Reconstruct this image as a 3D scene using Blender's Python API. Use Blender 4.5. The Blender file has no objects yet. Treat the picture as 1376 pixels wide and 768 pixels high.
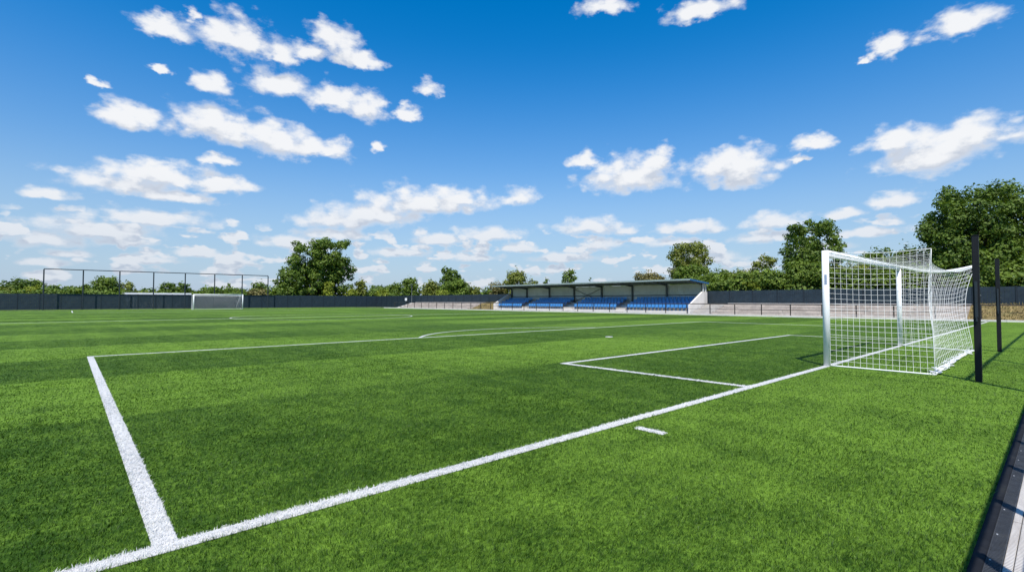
import bpy, bmesh, math, random
import numpy as np
from mathutils import Vector, Matrix

random.seed(7)
RNG = np.random.default_rng(11)
R = math.radians
scene = bpy.context.scene
COL = scene.collection
PI = math.pi

# ------------------------------------------------------------------ frame of the place
# X runs along the near goal line, Y runs up the pitch, the photographer stands at the origin.
CAM_H = 1.41
YAW = R(41.9)
PITCH = math.atan(20 / 665.0)
FX, FY = math.sin(YAW), math.cos(YAW)


def on_plane(px, axis, val):
    """where a sight line of the photograph meets a vertical plane of the place"""
    t = (px - 688) / 665.0
    if axis == 'y':
        z = val / (FY - t * FX)
    else:
        z = val / (FX + t * FY)
    x = t * z
    return (x * FY + z * FX, -x * FX + z * FY, z)


# ------------------------------------------------------------------ light and air settings
SUN_E = 4.6
SKY_STR = 0.14
EXPOSURE = 0.35
SKY_ALT, SKY_AIR, SKY_DUST, SKY_OZ = 0.0, 1.0, 0.3, 3.0
SKY_SAT, SKY_HUE, SKY_VAL = 1.42, 0.5, 1.0
HAZE, HAZE_COL = 0.85, (1.95, 2.75, 4.05)
CLOUD_TOP, CLOUD_BASE = (5.2, 5.25, 5.35), (3.2, 3.5, 4.05)
CLOUDS = [(6.6,24.7,2.22,1.19),
          (8.6,26.2,0.86,0.72),
          (12.6,25.4,3.66,2.02),
          (16.2,24.5,1.84,1.06),
          (21.9,27.1,2.55,1.59),
          (18.8,25.4,2.22,1.0),
          (24.3,25.4,2.86,0.97),
          (16.8,21.9,3.72,1.65),
          (21.6,21.5,3.22,1.57),
          (25.3,21.0,2.24,1.62),
          (10.4,21.0,1.78,1.11),
          (3.7,16.9,2.26,1.39),
          (6.1,21.2,0.8,0.37),
          (1.5,18.8,0.81,0.36),
          (32.1,23.3,1.61,0.95),
          (29.6,20.5,1.83,0.91),
          (26.4,17.0,0.97,0.7),
          (11.4,17.4,5.04,1.93),
          (16.1,16.8,4.93,1.95),
          (20.5,16.3,3.16,1.35),
          (10.8,14.0,1.91,0.63),
          (-1.2,9.0,1.57,0.56),
          (3.5,10.8,4.38,1.32),
          (7.1,12.0,5.4,1.23),
          (11.1,11.8,3.2,1.0),
          (7.8,10.0,4.16,0.7),
          (6.4,7.8,5.05,0.9),
          (1.8,6.5,5.07,1.18),
          (-1.6,5.3,2.83,0.87),
          (3.9,5.6,2.25,0.61),
          (31.8,11.4,7.35,1.81),
          (26.0,9.8,5.75,1.46),
          (22.5,8.9,4.61,1.12),
          (22.1,7.4,3.44,0.8),
          (36.5,11.7,3.09,1.16),
          (42.9,12.1,2.42,1.17),
          (39.5,7.9,3.96,1.02),
          (33.5,7.1,3.55,0.84),
          (42.9,6.3,2.42,0.77),
          (52.9,30.7,3.04,0.97),
          (63.0,29.3,3.58,1.14),
          (84.5,22.9,2.85,1.43),
          (79.4,22.6,1.32,1.07),
          (77.9,21.8,0.57,0.37),
          (50.3,15.8,1.87,1.04),
          (55.7,14.2,5.06,2.39),
          (58.1,15.4,2.24,1.41),
          (66.1,14.4,4.76,2.09),
          (67.2,13.0,2.98,1.5),
          (73.3,15.4,1.77,0.97),
          (72.3,14.1,0.9,0.35),
          (82.6,13.2,4.26,2.13),
          (85.4,14.0,3.31,1.79),
          (80.0,14.5,2.58,1.29),
          (79.4,9.3,2.29,0.81),
          (75.6,8.4,1.68,0.57),
          (69.9,8.3,3.1,1.05),
          (68.2,6.6,2.5,0.69),
          (61.6,8.0,3.52,0.8),
          (51.1,8.6,4.38,1.09),
          (55.0,7.9,1.31,0.66),
          (51.5,6.4,2.69,0.76),
          (9.7,4.7,2.6,0.51),
          (17.7,6.4,3.02,0.94),
          (77.9,6.5,3.4,0.62),
          (79.6,7.1,1.08,0.41),
          (29.3,5.5,3.29,0.67),
          (59.6,6.5,3.13,0.65),
          (64.2,4.7,3.69,0.64),
          (48.1,5.0,4.26,0.6),
          (37.8,5.1,3.43,0.6),
          (5.6,3.9,2.8,0.49),
          (-0.1,4.1,1.91,0.38),
          (73.8,5.4,2.49,0.58),
          (-1.5,3.3,1.82,0.38),
          (-10.0,13.4,2.33,2.04),
          (-11.4,4.3,3.73,1.03),
          (92.9,15.2,2.77,2.05),
          (94.7,6.5,2.86,1.04),
          (34.2,38.6,7.75,2.73),
          (67.6,38.1,7.88,3.02),
          (4.9,34.3,5.65,2.45)]
# ------------------------------------------------------------------ object helpers
def link(o, parent=None):
    COL.objects.link(o)
    if parent is not None:
        o.parent = parent
    return o


def tag(o, label=None, cat=None, group=None, kind=None):
    if label: o['label'] = label
    if cat: o['category'] = cat
    if group: o['group'] = group
    if kind: o['kind'] = kind
    return o


def empty(name, loc=(0, 0, 0), rz=0.0, label=None, cat=None, group=None):
    o = bpy.data.objects.new(name, None)
    o.empty_display_size = 0.2
    o.location = loc
    o.rotation_euler = (0, 0, rz)
    link(o)
    return tag(o, label, cat, group)


def dup_tree(o, parent=None):
    c = o.copy()
    link(c, parent)
    for ch in list(o.children):
        dup_tree(ch, c)
    return c


class MB:
    """collects boxes, tubes and polygons and links them as one mesh"""
    def __init__(s):
        s.v = []; s.f = []

    def box(s, a, b):
        x0, y0, z0 = a; x1, y1, z1 = b
        i = len(s.v)
        s.v += [(x0, y0, z0), (x1, y0, z0), (x1, y1, z0), (x0, y1, z0),
                (x0, y0, z1), (x1, y0, z1), (x1, y1, z1), (x0, y1, z1)]
        s.f += [(i, i+3, i+2, i+1), (i+4, i+5, i+6, i+7), (i, i+1, i+5, i+4),
                (i+1, i+2, i+6, i+5), (i+2, i+3, i+7, i+6), (i+3, i, i+4, i+7)]
        return s

    def prism(s, pts, d):
        """closed polygon pts swept by vector d"""
        i = len(s.v); n = len(pts)
        s.v += [tuple(p) for p in pts] + [(p[0]+d[0], p[1]+d[1], p[2]+d[2]) for p in pts]
        s.f.append(tuple(range(i + n - 1, i - 1, -1)))
        s.f.append(tuple(range(i + n, i + 2 * n)))
        for k in range(n):
            k2 = (k + 1) % n
            s.f.append((i + k, i + k2, i + n + k2, i + n + k))
        return s

    def quad(s, a, b, c, d):
        i = len(s.v); s.v += [a, b, c, d]; s.f.append((i, i+1, i+2, i+3)); return s

    def tube(s, pts, r, n=8, cap=True):
        pts = [Vector(p) for p in pts]
        rs = r if isinstance(r, (list, tuple)) else [r] * len(pts)
        base = len(s.v)
        d0 = (pts[1] - pts[0]).normalized()
        up = Vector((0, 0, 1)) if abs(d0.z) < 0.9 else Vector((1, 0, 0))
        u = d0.cross(up).normalized()
        for k, p in enumerate(pts):
            a = pts[max(k - 1, 0)]; b = pts[min(k + 1, len(pts) - 1)]
            d = (b - a)
            d = d.normalized() if d.length > 1e-9 else d0
            u = (u - d * u.dot(d))
            u = u.normalized() if u.length > 1e-6 else d.orthogonal().normalized()
            w = d.cross(u)
            for q in range(n):
                t = 2 * PI * q / n
                s.v.append(tuple(p + (u * math.cos(t) + w * math.sin(t)) * rs[k]))
        for k in range(len(pts) - 1):
            for q in range(n):
                q2 = (q + 1) % n
                i = base + k * n; j = i + n
                s.f.append((i + q, i + q2, j + q2, j + q))
        if cap:
            s.f.append(tuple(base + q for q in range(n - 1, -1, -1)))
            e = base + (len(pts) - 1) * n
            s.f.append(tuple(e + q for q in range(n)))
        return s

    def build(s, name, mat, parent=None, smooth=False, bevel=0.0):
        me = bpy.data.meshes.new(name)
        me.from_pydata(s.v, [], s.f)
        if bevel > 0:
            bm = bmesh.new(); bm.from_mesh(me)
            bmesh.ops.bevel(bm, geom=[e for e in bm.edges if e.is_manifold and e.calc_face_angle(0) > 0.6],
                            offset=bevel, segments=2, affect='EDGES', clamp_overlap=True)
            bm.to_mesh(me); bm.free()
        me.materials.append(mat)
        if smooth:
            me.polygons.foreach_set('use_smooth', [True] * len(me.polygons))
        me.update()
        o = bpy.data.objects.new(name, me)
        return link(o, parent)


def np_mesh(name, verts, faces, mat, parent=None, smooth=False, normals=None):
    """faces: list of (k, index array) with k corners each"""
    me = bpy.data.meshes.new(name)
    me.vertices.add(len(verts))
    me.vertices.foreach_set('co', np.asarray(verts, dtype=np.float32).ravel())
    tot = []; idx = []
    for k, arr in faces:
        arr = np.asarray(arr, dtype=np.int32)
        tot.append(np.full(len(arr), k, dtype=np.int32)); idx.append(arr.ravel())
    tot = np.concatenate(tot); idx = np.concatenate(idx)
    st = np.concatenate([[0], np.cumsum(tot)[:-1]]).astype(np.int32)
    me.loops.add(len(idx)); me.loops.foreach_set('vertex_index', idx)
    me.polygons.add(len(tot))
    me.polygons.foreach_set('loop_start', st)
    me.polygons.foreach_set('loop_total', tot)
    me.polygons.foreach_set('use_smooth', np.full(len(tot), bool(smooth or normals is not None)))
    me.materials.append(mat)
    me.update(calc_edges=True)
    me.validate()
    if normals is not None:
        me.normals_split_custom_set_from_vertices(np.asarray(normals, dtype=np.float32).tolist())
    o = bpy.data.objects.new(name, me)
    return link(o, parent)


# ------------------------------------------------------------------ materials
class NT:
    def __init__(s, nt):
        s.nt = nt; s.n = nt.nodes; s.l = nt.links

    def node(s, t, **kw):
        nd = s.n.new(t)
        for k, v in kw.items():
            setattr(nd, k, v)
        return nd

    def put(s, sock, val):
        if val is None: return
        if isinstance(val, bpy.types.NodeSocket):
            s.l.new(val, sock)
        else:
            sock.default_value = val

    def math(s, op, a, b=None, c=None, clamp=False):
        nd = s.node('ShaderNodeMath', operation=op, use_clamp=clamp)
        s.put(nd.inputs[0], a)
        if b is not None: s.put(nd.inputs[1], b)
        if c is not None: s.put(nd.inputs[2], c)
        return nd.outputs[0]

    def vmath(s, op, a, b=None, c=None):
        nd = s.node('ShaderNodeVectorMath', operation=op)
        s.put(nd.inputs[0], a)
        if b is not None: s.put(nd.inputs[1], b)
        if c is not None: s.put(nd.inputs[2], c)
        return nd.outputs['Value'] if op in ('LENGTH', 'DOT_PRODUCT') else nd.outputs[0]

    def mix(s, f, a, b, mode='MIX'):
        nd = s.node('ShaderNodeMix', data_type='RGBA', blend_type=mode)
        s.put(nd.inputs[0], f)
        for sock, val in ((nd.inputs[6], a), (nd.inputs[7], b)):
            if isinstance(val, (tuple, list)) and len(val) == 3: val = (*val, 1)
            s.put(sock, val)
        return nd.outputs[2]

    def noise(s, vec, scale, detail=4, rough=0.55, out=0, dim='3D'):
        nd = s.node('ShaderNodeTexNoise', noise_dimensions=dim)
        s.put(nd.inputs['Vector'], vec)
        s.put(nd.inputs['Scale'], scale); s.put(nd.inputs['Detail'], detail); s.put(nd.inputs['Roughness'], rough)
        return nd.outputs[out]

    def smooth(s, v, a, b, lo=0.0, hi=1.0):
        nd = s.node('ShaderNodeMapRange', interpolation_type='SMOOTHSTEP')
        s.put(nd.inputs[0], v)
        for k, x in zip((1, 2, 3, 4), (a, b, lo, hi)): s.put(nd.inputs[k], x)
        return nd.outputs[0]

    def scale(s, vec, sc):
        return s.vmath('MULTIPLY', vec, sc)


def new_mat(name):
    m = bpy.data.materials.new(name); m.use_nodes = True
    m.node_tree.nodes.clear()
    t = NT(m.node_tree)
    out = t.node('ShaderNodeOutputMaterial')
    return m, t, out


def simple(name, col, rough=0.6, metal=0.0, var=0.12, nscale=3.0, bump=0.0, bscale=60.0, spec=0.4, dirt=None, stretch=(1, 1, 1)):
    m, t, out = new_mat(name)
    b = t.node('ShaderNodeBsdfPrincipled')
    pos = t.node('ShaderNodeTexCoord').outputs['Object']
    sv = t.scale(pos, stretch)
    n1 = t.noise(sv, nscale, 5, 0.6)
    n2 = t.noise(pos, nscale * 7, 3, 0.6)
    f = t.math('ADD', t.math('MULTIPLY', n1, 0.7), t.math('MULTIPLY', n2, 0.3))
    lo = tuple(c * (1 - var) for c in col); hi = tuple(min(1, c * (1 + var)) for c in col)
    c = t.mix(t.smooth(f, 0.35, 0.65), lo, hi)
    if dirt:
        d = t.smooth(t.noise(sv, nscale * 0.6, 6, 0.7), 0.5, 0.72)
        c = t.mix(t.math('MULTIPLY', d, dirt[1]), c, dirt[0])
    t.put(b.inputs['Base Color'], c)
    b.inputs['Roughness'].default_value = rough
    b.inputs['Metallic'].default_value = metal
    b.inputs['Specular IOR Level'].default_value = spec
    if bump:
        bn = t.node('ShaderNodeBump'); bn.inputs['Strength'].default_value = bump
        bn.inputs['Distance'].default_value = 0.01
        t.put(bn.inputs['Height'], t.noise(pos, bscale, 4, 0.6))
        t.put(b.inputs['Normal'], bn.outputs[0])
    t.put(out.inputs[0], b.outputs[0])
    return m


def leaf_mat(name, c_dark, c_light, trans=0.32):
    m, t, out = new_mat(name)
    geo = t.node('ShaderNodeNewGeometry')
    pos = geo.outputs['Position']
    n = t.noise(pos, 0.55, 3, 0.6)
    f = t.math('ADD', t.math('MULTIPLY', geo.outputs['Random Per Island'], 0.55), t.math('MULTIPLY', t.smooth(n, 0.3, 0.7), 0.45))
    c = t.mix(f, c_dark, c_light)
    d = t.node('ShaderNodeBsdfPrincipled'); t.put(d.inputs['Base Color'], c)
    d.inputs['Roughness'].default_value = 0.55; d.inputs['Specular IOR Level'].default_value = 0.3
    tr = t.node('ShaderNodeBsdfTranslucent')
    t.put(tr.inputs['Color'], t.mix(1.0, c, (1.0, 1.05, 0.45), 'MULTIPLY'))
    mx = t.node('ShaderNodeMixShader'); mx.inputs[0].default_value = trans
    t.put(mx.inputs[1], d.outputs[0]); t.put(mx.inputs[2], tr.outputs[0])
    t.put(out.inputs[0], mx.outputs[0])
    return m


# turf: a two-tone carpet laid in rolls of about four metres
def turf_colour(t, pos, rnd=None):
    sep = t.node('ShaderNodeSeparateXYZ'); t.put(sep.inputs[0], pos)
    y = sep.outputs[1]
    wob = t.math('MULTIPLY', t.math('SUBTRACT', t.noise(pos, 0.7, 3, 0.6), 0.5), 0.35)
    ph = t.math('FRACT', t.math('DIVIDE', t.math('ADD', t.math('ADD', y, -7.6), wob), 8.4))
    up = t.smooth(ph, 0.0, 0.03); dn = t.smooth(ph, 0.5, 0.53)
    band = t.math('SUBTRACT', up, dn)                     # 1 = light roll
    end = t.math('SUBTRACT', 1.0, t.smooth(y, 3.35, 3.45))
    fade = t.smooth(t.noise(t.vmath('ADD', pos, (7, 3, 0)), 0.055, 2, 0.5), 0.36, 0.56, 0.25, 1.0)
    band = t.math('MULTIPLY', band, fade)
    band = t.math('MAXIMUM', band, t.math('MULTIPLY', end, t.smooth(sep.outputs[0], 0.0, 6.0, 0.35, 0.85)))
    # streaks left by brushing, running up the pitch and along it
    st = t.noise(t.scale(pos, (1.4, 0.12, 1)), 1.0, 4, 0.6)
    st2 = t.noise(t.scale(pos, (0.25, 2.2, 1)), 1.0, 4, 0.65)
    mot = t.noise(pos, 2.2, 6, 0.72)
    big = t.noise(pos, 0.16, 3, 0.5)
    f = t.math('MULTIPLY_ADD', t.math('SUBTRACT', st, 0.5), 0.9, t.math('MULTIPLY', band, TURF_BAND))
    f = t.math('MULTIPLY_ADD', t.math('SUBTRACT', st2, 0.5), 0.5, f)
    f = t.math('MULTIPLY_ADD', t.math('SUBTRACT', mot, 0.5), 1.5, f)
    f = t.math('MULTIPLY_ADD', t.math('SUBTRACT', big, 0.5), 0.5, f)
    tuft = t.noise(t.scale(pos, (1, 1, 0.2)), 20.0, 2, 0.6)
    f = t.math('MULTIPLY_ADD', t.math('SUBTRACT', tuft, 0.5), 1.5, f)
    if rnd is not None:
        f = t.math('MULTIPLY_ADD', t.math('SUBTRACT', rnd, 0.5), 1.2, f)
    f = t.math('ADD', f, 0.17, clamp=True)
    return t.mix(f, TURF_DARK, TURF_LIGHT)


TURF_DARK = (0.024, 0.070, 0.003)
TURF_LIGHT = (0.163, 0.288, 0.029)
TURF_BAND = 0.46


def make_turf_mat():
    m, t, out = new_mat('turf')
    pos = t.node('ShaderNodeNewGeometry').outputs['Position']
    c = turf_colour(t, pos)
    fine = t.noise(pos, 40, 3, 0.7)
    c = t.mix(t.smooth(fine, 0.3, 0.7), t.mix(1.0, c, (0.78, 0.78, 0.78), 'MULTIPLY'), c)
    b = t.node('ShaderNodeBsdfPrincipled'); t.put(b.inputs['Base Color'], c)
    b.inputs['Roughness'].default_value = 0.9; b.inputs['Specular IOR Level'].default_value = 0.15
    b.inputs['Sheen Weight'].default_value = 0.10; b.inputs['Sheen Roughness'].default_value = 0.45; b.inputs['Sheen Tint'].default_value = (1.0, 0.95, 0.15, 1)
    bn = t.node('ShaderNodeBump'); bn.inputs['Strength'].default_value = 0.3; bn.inputs['Distance'].default_value = 0.015
    t.put(bn.inputs['Height'], t.noise(pos, 55, 4, 0.7)); t.put(b.inputs['Normal'], bn.outputs[0])
    t.put(out.inputs[0], b.outputs[0])
    return m


def make_blade_mat(white=False):
    m, t, out = new_mat('turf_line_fibre' if white else 'turf_fibre')
    geo = t.node('ShaderNodeNewGeometry')
    pos = geo.outputs['Position']; rnd = geo.outputs['Random Per Island']
    if white:
        n = t.noise(pos, 3.0, 4, 0.6)
        c = t.mix(t.math('MULTIPLY', t.smooth(n, 0.45, 0.75), 0.5), (0.70, 0.69, 0.665), (0.55, 0.56, 0.49))
        c = t.mix(rnd, c, (0.76, 0.75, 0.73))
    else:
        c = turf_colour(t, pos, rnd)
    d = t.node('ShaderNodeBsdfPrincipled'); t.put(d.inputs['Base Color'], c)
    d.inputs['Roughness'].default_value = 0.5; d.inputs['Specular IOR Level'].default_value = 0.25
    tr = t.node('ShaderNodeBsdfTranslucent'); t.put(tr.inputs['Color'], c)
    mx = t.node('ShaderNodeMixShader'); mx.inputs[0].default_value = 0.3
    t.put(mx.inputs[1], d.outputs[0]); t.put(mx.inputs[2], tr.outputs[0])
    t.put(out.inputs[0], mx.outputs[0])
    return m


M = {}
M['turf'] = make_turf_mat()
M['fibre'] = make_blade_mat()
M['line'] = make_blade_mat(True)
M['white_paint'] = simple('white_paint', (0.82, 0.82, 0.82), 0.5, var=0.03, dirt=((0.55, 0.55, 0.5), 0.35))
M['net'] = simple('white_net_cord', (0.82, 0.82, 0.82), 0.7, var=0.04)
M['black_metal'] = simple('black_metal', (0.008, 0.009, 0.011), 0.55, var=0.2, spec=0.3)
M['dark_post'] = simple('dark_post', (0.020, 0.028, 0.036), 0.5, var=0.2)
M['rail_metal'] = simple('rail_metal', (0.030, 0.023, 0.020), 0.5, var=0.2)
M['fence_panel'] = simple('fence_panel', (0.016, 0.029, 0.041), 0.55, var=0.22, nscale=1.2, stretch=(1, 1, 3), dirt=((0.07, 0.08, 0.08), 0.35))
M['fence_post'] = simple('fence_post', (0.014, 0.022, 0.031), 0.5, var=0.15)
M['concrete'] = simple('concrete', (0.46, 0.43, 0.39), 0.85, var=0.12, nscale=1.4, bump=0.3, dirt=((0.24, 0.21, 0.18), 0.5))
M['terrace'] = simple('terrace_concrete', (0.47, 0.41, 0.355), 0.9, var=0.16, nscale=0.8, bump=0.3, dirt=((0.24, 0.19, 0.155), 0.6), stretch=(1, 1, 0.5))
M['white_wall'] = simple('white_wall', (0.70, 0.66, 0.61), 0.8, var=0.07, nscale=0.8, dirt=((0.42, 0.38, 0.33), 0.4), stretch=(1, 1, 0.4))
M['stand_cladding'] = simple('stand_cladding', (0.62, 0.63, 0.60), 0.6, var=0.06, nscale=0.7, dirt=((0.3, 0.31, 0.3), 0.4))
M['roof_metal'] = simple('roof_metal', (0.20, 0.24, 0.23), 0.45, var=0.1, nscale=0.6)
M['fascia_green'] = simple('fascia_green', (0.30, 0.36, 0.35), 0.45, var=0.1)
M['fascia_blue'] = simple('fascia_blue', (0.035, 0.12, 0.26), 0.45, var=0.1)
M['steel'] = simple('steel', (0.085, 0.10, 0.105), 0.45, var=0.15)
M['pale_steel'] = simple('pale_steel', (0.55, 0.56, 0.56), 0.4, var=0.1)
M['galv'] = simple('galvanised', (0.20, 0.215, 0.215), 0.5, var=0.15)
M['seat'] = simple('seat_plastic', (0.060, 0.23, 0.50), 0.35, var=0.15, nscale=0.9, spec=0.5)
M['bank'] = simple('dry_bank', (0.19, 0.14, 0.055), 0.95, var=0.45, nscale=2.2, bump=0.6, bscale=12, dirt=((0.09, 0.12, 0.03), 0.7))
M['field'] = simple('rough_grass', (0.075, 0.105, 0.028), 0.95, var=0.35, nscale=0.25, bump=0.5, bscale=6)
M['bark'] = simple('bark', (0.075, 0.055, 0.040), 0.9, var=0.3, nscale=3, bump=0.6, bscale=14)
M['grate'] = simple('grate_metal', (0.050, 0.053, 0.058), 0.6, metal=0.2, var=0.25, nscale=9, dirt=((0.10, 0.09, 0.07), 0.4))
M['kerb_board'] = simple('kerb_board', (0.012, 0.013, 0.016), 0.85, spec=0.15, var=0.25, nscale=6, dirt=((0.05, 0.05, 0.04), 0.4))
M['sticker'] = simple('sticker', (0.30, 0.36, 0.48), 0.4, var=0.1)
M['leaf_dark'] = leaf_mat('leaf_dark', (0.036, 0.076, 0.009), (0.170, 0.250, 0.030))
M['leaf_mid'] = leaf_mat('leaf_mid', (0.055, 0.105, 0.012), (0.200, 0.280, 0.036))
M['leaf_olive'] = leaf_mat('leaf_olive', (0.095, 0.125, 0.020), (0.275, 0.305, 0.055))
M['leaf_bright'] = leaf_mat('leaf_bright', (0.120, 0.165, 0.012), (0.320, 0.365, 0.040))
M['leaf_brown'] = leaf_mat('leaf_brown', (0.120, 0.105, 0.034), (0.260, 0.235, 0.080))


def ribbed_paving():
    m, t, out = new_mat('ribbed_paving')
    pos = t.node('ShaderNodeNewGeometry').outputs['Position']
    sep = t.node('ShaderNodeSeparateXYZ'); t.put(sep.inputs[0], pos)
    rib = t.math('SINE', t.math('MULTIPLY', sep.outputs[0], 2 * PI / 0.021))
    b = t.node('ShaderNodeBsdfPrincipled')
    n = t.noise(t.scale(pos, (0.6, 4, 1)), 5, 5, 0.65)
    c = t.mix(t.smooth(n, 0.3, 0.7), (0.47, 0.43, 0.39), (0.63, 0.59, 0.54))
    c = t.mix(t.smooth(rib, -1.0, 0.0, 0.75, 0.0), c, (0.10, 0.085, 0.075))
    t.put(b.inputs['Base Color'], c); b.inputs['Roughness'].default_value = 0.85
    bn = t.node('ShaderNodeBump'); bn.inputs['Strength'].default_value = 0.7; bn.inputs['Distance'].default_value = 0.004
    t.put(bn.inputs['Height'], rib); t.put(b.inputs['Normal'], bn.outputs[0])
    t.put(out.inputs[0], b.outputs[0])
    return m


M['paving'] = ribbed_paving()
# ------------------------------------------------------------------ pitch geometry (metres)
GL = 3.45                 # near goal line
FAR_GL = 93.9
KERB_X = 46.6
TL = 45.9                 # far touchline
BOX = (0.45, 31.9, 16.45)
SIX = None
LW = 0.125

me_ground = MB().quad((-600, -500, -0.03), (900, -500, -0.03), (900, 900, -0.03), (-600, 900, -0.03))
tag(me_ground.build('ground', M['field']), kind='structure')
tag(MB().quad((-14, 0.37, 0), (KERB_X, 0.37, 0), (KERB_X, 104.6, 0), (-14, 104.6, 0)).build('turf', M['turf']), kind='structure')
tag(MB().quad((-60, 0.37, -0.008), (-14.003, 0.37, -0.008), (-14.003, 104.6, -0.008), (-60, 104.6, -0.008)).build('turf', M['turf']), kind='structure')

# --- fibres of the turf; those inside a marking are white and belong to that marking
lines = {}      # name -> (test function, strip builder)


def seg_rect(x0, y0, x1, y1):
    return lambda X, Y: (X > x0) & (X < x1) & (Y > y0) & (Y < y1)


H2 = LW / 2
P6 = (8.33, 22.1, 7.55)     # goal area: x0, x1, y front
RECTS = [
    ('goal_line', (-13.0, GL - H2, TL + H2, GL + H2)),
    ('penalty_area_line', (BOX[0] - H2, GL + H2, BOX[0] + H2, BOX[2] - H2)),
    ('penalty_area_line', (BOX[0] - H2, BOX[2] - H2, BOX[1] + H2, BOX[2] + H2)),
    ('penalty_area_line', (BOX[1] - H2, GL + H2, BOX[1] + H2, BOX[2] - H2)),
    ('goal_area_line', (P6[0] - H2, GL + H2, P6[0] + H2, P6[2] - H2)),
    ('goal_area_line', (P6[0] - H2, P6[2] - H2, P6[1] + H2, P6[2] + H2)),
    ('goal_area_line', (P6[1] - H2, GL + H2, P6[1] + H2, P6[2] - H2)),
    ('corner_distance_mark', (4.68, 2.85, 4.79, 3.19)),
    ('halfway_line', (-13.0, 44.2 - H2, TL - H2, 44.2 + H2)),
    ('touchline', (TL - H2, GL + H2, TL + H2, FAR_GL - H2)),
    ('far_goal_line', (-13.0, FAR_GL - H2, TL + H2, FAR_GL + H2)),
    ('far_penalty_area_line', (0.45 - H2, 78.5, 0.45 + H2, FAR_GL - H2)),
    ('far_penalty_area_line', (0.45 + H2, 78.5, 32.5, 78.5 + LW)),
]
ARCS = [   # name, centre, radius, angle range, width
    ('penalty_arc', (15.4, 12.6), 6.6, R(36.2), R(143.8)),
    ('centre_circle', (17.3, 44.2), 7.5, 0.0, 2 * PI),
]
SPOT = ('penalty_spot', (15.7, 11.85), 0.14)


def line_of(X, Y):
    """index of the marking a root falls in, or -1"""
    k = np.full(X.shape, -1)
    for i, (nm, (x0, y0, x1, y1)) in enumerate(RECTS):
        k[(X > x0) & (X < x1) & (Y > y0) & (Y < y1)] = i
    for j, (nm, c, r, a0, a1) in enumerate(ARCS):
        rr = np.hypot(X - c[0], Y - c[1]); an = np.mod(np.arctan2(Y - c[1], X - c[0]), 2 * PI)
        k[(np.abs(rr - r) < H2) & (an >= a0) & (an <= a1)] = 100 + j
    k[np.hypot(X - SPOT[1][0], Y - SPOT[1][1]) < SPOT[2]] = 200
    return k


def fnoise(X, Y, scale, seed, n=14):
    g = np.random.default_rng(seed)
    s = np.zeros_like(X)
    for _ in range(n):
        a = g.uniform(0, 2 * PI); f = scale * g.uniform(0.5, 2.2); p = g.uniform(0, 2 * PI)
        s += np.sin(X * math.cos(a) * f + Y * math.sin(a) * f + p)
    return s / math.sqrt(n)


def scatter(n0, d_min, d_max, half, power=1.75, dref=3.0, grow=0.85):
    """roots with a density falling as (dref/d)^power over a sector seen from the touchline"""
    q = 2 - power
    tot = n0 * dref ** power * 2 * half * (d_max ** q - d_min ** q) / q
    n = int(tot)
    u = RNG.random(n)
    d = (d_min ** q + u * (d_max ** q - d_min ** q)) ** (1 / q)
    a = YAW + (RNG.random(n) * 2 - 1) * half
    return d * np.sin(a), d * np.cos(a), d


def blades(X, Y, d, h0, w0, lean_k, seed):
    n = len(X)
    g = np.random.default_rng(seed)
    far = np.maximum(d / 3.0, 0.8)
    w = w0 * far ** 0.85 * g.uniform(0.7, 1.3, n)
    patch = fnoise(X, Y, 2.4, 5) * 0.5 + fnoise(X, Y, 7.0, 6) * 0.35
    h = h0 * g.uniform(0.65, 1.25, n) * (1 + 0.22 * np.clip(fnoise(X, Y, 45.0, 15), -1.6, 1.6)) * (1 + 0.16 * patch) * np.clip(1.2 - d / 26, 0.14, 1)
    la = g.uniform(0, 2 * PI, n)
    bias = fnoise(X, Y, 1.1, 9) * 1.2
    L = h * np.abs(g.normal(0.55, 0.3, n)) * lean_k
    ta = fnoise(X, Y, 60.0, 14) * 2.2                    # neighbouring fibres lie in tufts
    la = np.where(g.random(n) < 0.6, ta + g.normal(0, 0.5, n), la)
    lx = np.cos(la) * L + 0.35 * h * np.cos(bias); ly = np.sin(la) * L + 0.35 * h * np.sin(bias)
    fa = g.uniform(0, PI, n)
    # fibres far off are wide clumps and face the way one walks up to them
    px, py = np.cos(fa) * w / 2, np.sin(fa) * w / 2
    v = np.empty((n, 5, 3), dtype=np.float32)
    v[:, 0] = np.stack([X - px, Y - py, np.full(n, -0.002)], 1)
    v[:, 1] = np.stack([X + px, Y + py, np.full(n, -0.002)], 1)
    v[:, 2] = np.stack([X + px * .8 + lx * .35, Y + py * .8 + ly * .35, h * 0.6], 1)
    v[:, 3] = np.stack([X - px * .8 + lx * .35, Y - py * .8 + ly * .35, h * 0.6], 1)
    v[:, 4] = np.stack([X + lx, Y + ly, h * 0.96], 1)
    b = np.arange(n, dtype=np.int32) * 5
    q4 = np.stack([b, b + 1, b + 2, b + 3], 1)
    t3 = np.stack([b + 3, b + 2, b + 4], 1)
    return v.reshape(-1, 3), [(4, q4), (3, t3)]


GRASS_N = 10500
X, Y, D = scatter(GRASS_N, 1.7, 62, R(64))
ok = (Y > 0.372) & (X < KERB_X - 0.1) & (X > -45) & (Y < 92)
X, Y, D = X[ok], Y[ok], D[ok]
kk = line_of(X, Y)
g = kk < 0
v, f = blades(X[g], Y[g], D[g], 0.023, 0.0030, 1.35, 21)
o = np_mesh('grass', v, f, M['fibre'])
tag(o, kind='stuff')
# extra white fibres so that the markings are dense
XW, YW, DW = scatter(GRASS_N * 2.6, 1.7, 62, R(60))
kw = line_of(XW, YW)
sel = kw >= 0
XW, YW, DW, kw = XW[sel], YW[sel], DW[sel], kw[sel]


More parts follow.
